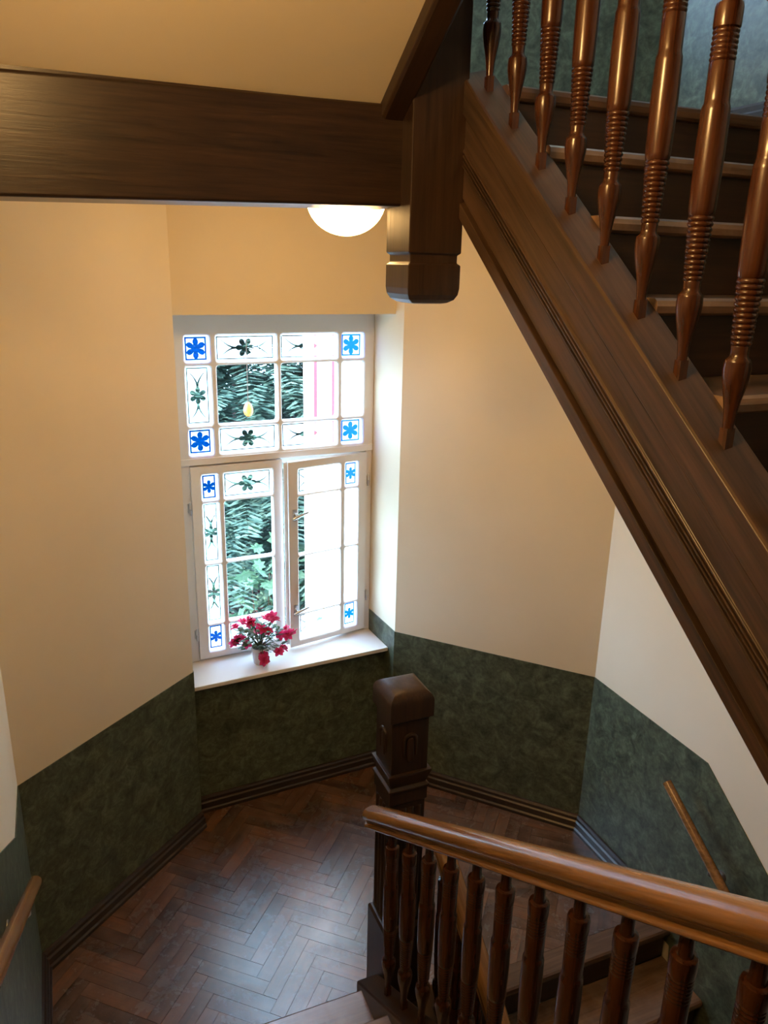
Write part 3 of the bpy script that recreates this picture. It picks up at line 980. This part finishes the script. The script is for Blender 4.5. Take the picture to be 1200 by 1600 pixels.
for s_, zs in ((0.108, (1.80, 1.03)), (1.190, (1.86, 1.10))):
    for z in zs:
        mb = MB(); mb.lathe([(0.004, -0.038), (0.007, -0.034), (0.007, -0.002), (0.0085, 0.0), (0.007, 0.002), (0.007, 0.034), (0.004, 0.038)], (*W(s_, WIN_T-0.014), z), 10)
        wbox(mb, s_-0.012, s_+0.012, WIN_T-0.008, WIN_T+0.006, z-0.025, z+0.025)
        o = mb.build('hinge', 'chrome', win); smooth_by_angle(o)

# sill board
mb = MB(); wbox(mb, 0.003, NW-0.005, 0.075, WIN_T+0.02, 0.826, 0.851)
sill = mb.build('window_sill', 'sill', bevel=0.004)
tag(sill, 'white sill board under the stained glass window with flower pot', 'window sill')

# second window one storey up gives the upper landing its daylight
win2 = empty('window_2', (*W(0.64, 0.38), STOREY+0.85)); struct(win2)
mb = MB(); cells_mesh(mb, cellgrid([(0.10, 0.60), (0.65, 1.14)], [(2.0, 2.75), (0.93, 1.95)], 0.004, NW-0.004, 0.83, 2.854), WIN_T, WIN_T+0.05, lambda s_, t_, z: (*W(s_, t_), STOREY+z))
fr2 = mb.build('frame', 'white', win2)
for c in ((0.10, 0.60), (0.65, 1.14)):
    for r in ((2.0, 2.75), (0.93, 1.95)):
        pane(fr2, lambda s_, t_, z: (*W(s_, t_), STOREY+z), c[0], c[1], r[0], r[1], WIN_T+0.03, 'glass')

# portals help the renderer find the two window openings
for base in (0.0, STOREY):
    ld = bpy.data.lights.new('window_portal', 'AREA'); ld.shape = 'RECTANGLE'; ld.size = 1.2; ld.size_y = 2.0
    ld.cycles.is_portal = True
    lo = bpy.data.objects.new('window_portal', ld); COL.objects.link(lo)
    lo.location = (*W(0.62, WT+0.02), base+1.85)
    lo.rotation_euler = Vector((-NN[0], -NN[1], 0)).to_track_quat('-Z', 'Y').to_euler()

# ------------------------------------------------------------------ potted plant on the sill
PX, PY, PZ = 0.955, 4.065, 0.851
pp = empty('potted_plant', (PX, PY, PZ))
tag(pp, 'white pot of magenta flowers on the window sill', 'plant')
mb = MB(); seg = 36; rings = []
for r, h in ((0.036, 0.0), (0.040, 0.004), (0.050, 0.085), (0.054, 0.088), (0.055, 0.104), (0.052, 0.107), (0.048, 0.104), (0.046, 0.085)):
    rings.append([(PX+(r+(0.0012 if k % 2 else 0))*math.cos(2*math.pi*k/seg), PY+(r+(0.0012 if k % 2 else 0))*math.sin(2*math.pi*k/seg), PZ+h) for k in range(seg)])
mb.loft(rings)
o = mb.build('pot', 'pot', pp); smooth_by_angle(o, 50)
mb = MB(); mb.lathe([(0.047, 0.0), (0.03, 0.006), (0.005, 0.009)], (PX, PY, PZ+0.088), 18)
mb.build('soil', 'soil', pp)
rv, uv_ = Vector((math.cos(YAW), -math.sin(YAW), 0)), Vector((0, 0, 1))
fl = [(375, 980), (364, 1003), (383, 1004), (391, 962), (396, 972), (407, 978), (411, 985), (418, 962), (430, 962), (436, 972), (443, 985), (447, 980), (404, 1014), (410, 1016), (432, 1010), (372, 992), (366, 994), (394, 966), (388, 972), (402, 974), (414, 980), (424, 958), (440, 990), (437, 1008), (398, 1018), (380, 998)]
fpos = []
for px, py in fl:
    d = (px-405)/262.0; h = (1036-py)/255.0
    p = Vector((PX, PY, PZ+0.0))+rv*d*1.02+uv_*h*0.97+Vector((0.10, -0.22, 0)).normalized()*random.uniform(-0.05, 0.06)
    if py > 1008: p += Vector((0.0, -0.07, 0.0))
    fpos.append(p)
crown = Vector((PX, PY, PZ+0.10))
mb = MB()
for p in fpos:
    mid = (crown+p)/2+Vector((0, 0, 0.035))
    mb.tube([crown, mid, p], [0.003, 0.0022, 0.0016], 6)
o = mb.build('stem', 'potleaf', pp); o['kind'] = 'stuff'
mb = MB()
def leaf_quad(mb, p, d, n_, ln, wd, mat=0):
    d = d.normalized(); s_ = d.cross(n_).normalized(); n2 = s_.cross(d)
    V = [p, p+d*ln*0.35+s_*wd-n2*wd*0.15, p+d*ln*0.75+s_*wd*0.75-n2*wd*0.1, p+d*ln-n2*wd*0.4, p+d*ln*0.75-s_*wd*0.75-n2*wd*0.1, p+d*ln*0.35-s_*wd-n2*wd*0.15, p+d*ln*0.5+n2*wd*0.12]
    mb.add(V, [(0, 1, 6), (1, 2, 6), (2, 3, 6), (3, 4, 6), (4, 5, 6), (5, 0, 6)], mat)
for k in range(150):
    a = random.uniform(0, 2*math.pi); r = random.uniform(0, 1)**0.6*0.125
    p = crown+Vector((math.cos(a)*r, math.sin(a)*r, random.uniform(0.02, 0.15)*(1-0.3*r/0.12)))
    leaf_quad(mb, p, Vector((math.cos(a), math.sin(a), random.uniform(-0.1, 0.8))), Vector((random.uniform(-.5, .5), random.uniform(-.5, .5), 1)).normalized(), random.uniform(0.028, 0.05), random.uniform(0.009, 0.016))
o = mb.build('foliage', 'potleaf', pp); o['kind'] = 'stuff'
def flower_mesh(seed):
    random.seed(seed); mb = MB()
    for ly, (n_, r, tilt) in enumerate(((6, 0.026, 0.1), (5, 0.020, 0.7), (4, 0.013, 1.2))):
        for k in range(n_):
            a = 2*math.pi*(k+0.5*ly)/n_+random.uniform(-.2, .2)
            d = Vector((math.cos(a), math.sin(a), math.tan(min(tilt, 1.2))*0.8+random.uniform(-.1, .1)))
            leaf_quad(mb, Vector((0, 0, 0.002*ly)), d, Vector((0, 0, 1)), r*1.15, r*0.42)
    return mb.mesh('flower', 'petal')
FM = [flower_mesh(s_) for s_ in (1, 2, 3)]
random.seed(21)
for k, p in enumerate(fpos):
    o = bpy.data.objects.new('flower', FM[k % 3]); COL.objects.link(o); o.parent = pp
    o.location = p-Vector((PX, PY, PZ))
    o.rotation_euler = (random.uniform(0.2, 1.2), random.uniform(-0.6, 0.6), random.uniform(0, 6))
    o.scale = [random.uniform(1.0, 1.4)]*3

# ------------------------------------------------------------------ outside
GZ = -1.5
struct(MB().box(-15, 25, 4.6, 30, GZ-0.2, GZ).build('ground_lawn', 'grass'))
hs = empty('neighbouring_house', (3.9, 8.0, GZ))
tag(hs, 'white rendered house wall with red window frame outside the window', 'house')
HX, HY = 1.835, 6.05
PHI = math.radians(20)
def hfn(p):   # house stands at an angle; local x along its front wall, y into the house
    return (HX+math.cos(PHI)*p[0]+math.sin(PHI)*p[1], HY-math.sin(PHI)*p[0]+math.cos(PHI)*p[1], p[2])
MB().box(0, 3.6, 0, 5.0, GZ, 4.4).xform(hfn).build('wall', 'render', hs)
MB().prism([(-0.15, -0.15), (3.75, -0.15), (3.75, 5.15), (-0.15, 5.15)], 4.4, 4.55).xform(hfn).build('roof', 'redpaint', hs)
x0, x1, z0, z1 = 0.085, 0.85, 1.55, 3.3
f = MB()
f.box(x0, x0+0.025, -0.03, 0, z0, z1).box(x0+0.145, x0+0.20, -0.05, 0, z0, z1).box(x1-0.06, x1, -0.05, 0, z0, z1).box(x0+0.145, x1, -0.05, 0, z1-0.06, z1).box(x0+0.145, x1, -0.05, 0, z0, z0+0.06)
o = f.xform(hfn).build('window_frame', 'redpaint', hs)
MB().box(x0+0.20, x1-0.06, -0.02, -0.005, z0+0.06, z1-0.06).xform(hfn).build('pane', 'render', o)

# conifer
TX, TY = 1.80, 8.1
tr = empty('conifer_tree', (TX, TY, GZ))
tag(tr, 'nearest blue-green conifer tree outside the window', 'tree', 'conifers outside the window')
mb = MB(); mb.tube([(TX, TY, GZ), (TX-0.03, TY, 1.0), (TX-0.02, TY, 3.5), (TX, TY, 6.0)], [0.13, 0.10, 0.07, 0.02], 10)
mb.build('trunk', 'bark', tr)
random.seed(5)
mb = MB()
V, F = [], []
for b_i in range(620):
    z = random.uniform(GZ+0.3, 5.6)
    L = 2.5*(1-(z-GZ)/9.5)*random.uniform(0.6, 1.1)
    a = random.uniform(0, 2*math.pi)
    if random.random() < 0.55: a = random.uniform(math.pi*1.0, math.pi*2.0)
    dirv = Vector((math.cos(a), math.sin(a), 0))
    sd = Vector((-dirv.y, dirv.x, 0))
    droop = random.uniform(0.15, 0.45)
    n = 30
    for k in range(n):
        f = (k+1)/n
        if f < 0.25: continue
        c = Vector((TX, TY, z))+dirv*L*f+Vector((0, 0, -droop*L*f*f+0.12*f))
        wl = 0.30*(1.15-f)*random.uniform(0.7, 1.1)+0.05
        for sgn in (-1, 1):
            td = (sd*sgn+dirv*0.7+Vector((0, 0, random.uniform(-0.35, 0.05)))).normalized()
            nb = 4
            for q in range(nb):
                p0 = c+td*wl*q/nb
                ln = wl/nb*1.5+0.03
                up_ = (Vector((0, 0, 1))+Vector((random.uniform(-.4, .4), random.uniform(-.4, .4), 0))).normalized()
                sw = td.cross(up_).normalized()*random.uniform(0.009, 0.016)
                i0 = len(V)
                V += [tuple(p0-sw), tuple(p0+td*ln*0.6-sw*1.2), tuple(p0+td*ln), tuple(p0+td*ln*0.6+sw*1.2), tuple(p0+sw)]
                F.append((i0, i0+1, i0+2, i0+3, i0+4))
mb.add(V, F)
me = bpy.data.meshes.new('needles'); me.from_pydata(mb.v, [], mb.f); me.materials.append(M['needles'])
o = bpy.data.objects.new('needles', me); COL.objects.link(o); o.parent = tr; o.location = -Vector((TX, TY, GZ)); o['kind'] = 'stuff'

for (dx, dy, rz, sc, lab) in ((-1.0, 1.9, 2.0, 1.05, 'conifer further back to the left of the nearest tree trunk outside'), (0.45, 2.3, 4.1, 1.1, 'conifer further back to the right of the nearest tree trunk outside')):
    t2 = tr.copy(); COL.objects.link(t2); t2.location = (TX+dx, TY+dy, GZ); t2.rotation_euler = (0, 0, rz); t2.scale = (sc, sc, sc)
    t2['label'] = lab
    for ch in list(tr.children):
        c2 = ch.copy(); COL.objects.link(c2); c2.parent = t2

# broad-leaved shrub in front of it
sx_, sy_ = 1.55, 6.6
sh = empty('garden_shrub', (sx_, sy_, GZ))
tag(sh, 'pale broad-leaved shrub behind the lower left window panes', 'shrub')
mb = MB()
random.seed(9)
tips = []
for k in range(12):
    a = random.uniform(0, 6.28); r = random.uniform(0.2, 0.65)
    tip = Vector((sx_+math.cos(a)*r, sy_+math.sin(a)*r*0.6, random.uniform(-0.2, 0.75)))
    mb.tube([(sx_, sy_, GZ), (sx_+math.cos(a)*r*0.4, sy_+math.sin(a)*r*0.3, -0.6), tip], [0.014, 0.010, 0.004], 6)
    tips.append(tip)
mb.build('stem', 'bark', sh)
def maple():
    mb = MB(); pts = []
    for k in range(14):
        a = 2*math.pi*k/14
        pts.append((0.075*(1.0 if k % 2 == 0 else 0.62)*math.cos(a), 0.075*(1.0 if k % 2 == 0 else 0.62)*math.sin(a), 0.012*math.cos(2*a)))
    mb.add([(0, 0, 0.01)]+pts, [(0, 1+k, 1+(k+1) % 14) for k in range(14)])
    return mb
LM = [maple().mesh('leaf', 'leaf'), maple().mesh('leaf', 'redleaf')]
for k in range(170):
    t = random.choice(tips)
    p = t+Vector((random.gauss(0, 0.20), random.gauss(0, 0.14), random.gauss(-0.2, 0.28)))
    red = p.z < 0.05 and random.random() < 0.4
    o = bpy.data.objects.new('leaf', LM[1 if red else 0]); COL.objects.link(o); o.parent = sh
    o.location = p-Vector((sx_, sy_, GZ))
    o.rotation_euler = (random.uniform(0.1, 1.1), random.uniform(-0.5, 0.5), random.uniform(0, 6.28))
    o.scale = [random.uniform(0.8, 1.4)]*3

# dark garden fence
fe = empty('garden_fence', (1.6, 7.25, GZ))
tag(fe, 'weathered wooden garden fence low behind the shrub', 'fence')
for k in range(8):
    z = GZ+0.08+k*0.19
    MB().box(0.2, 2.9, 7.24, 7.265, z, z+0.165).build('board', 'fence', fe)
for x in (0.25, 1.5, 2.85):
    MB().box(x-0.04, x+0.04, 7.265, 7.33, GZ, GZ+1.62).build('post', 'fence', fe)

# hanging egg ornament
eg = empty('egg_ornament', (1.14, 5.0, 2.19))
tag(eg, 'orange egg ornament hanging outside behind the upper left pane', 'ornament')
mb = MB(); mb.lathe([(0.001, -0.048)]+[(0.031*math.sin(a)*(1-0.16*(-math.cos(a))), -0.048*math.cos(a)) for a in [math.pi*k/12 for k in range(1, 12)]]+[(0.001, 0.048)], (1.14, 5.0, 2.19), 18)
o = mb.build('egg', 'egg', eg); smooth_by_angle(o, 80)
mb = MB(); mb.tube([(1.14, 5.0, 2.236), (1.14, 5.0, 2.6), (1.16, 5.05, 3.3)], 0.0025, 6)
mb.build('string', 'bark', eg)

for o in bpy.data.objects:
    if '_w' in o: del o['_w']
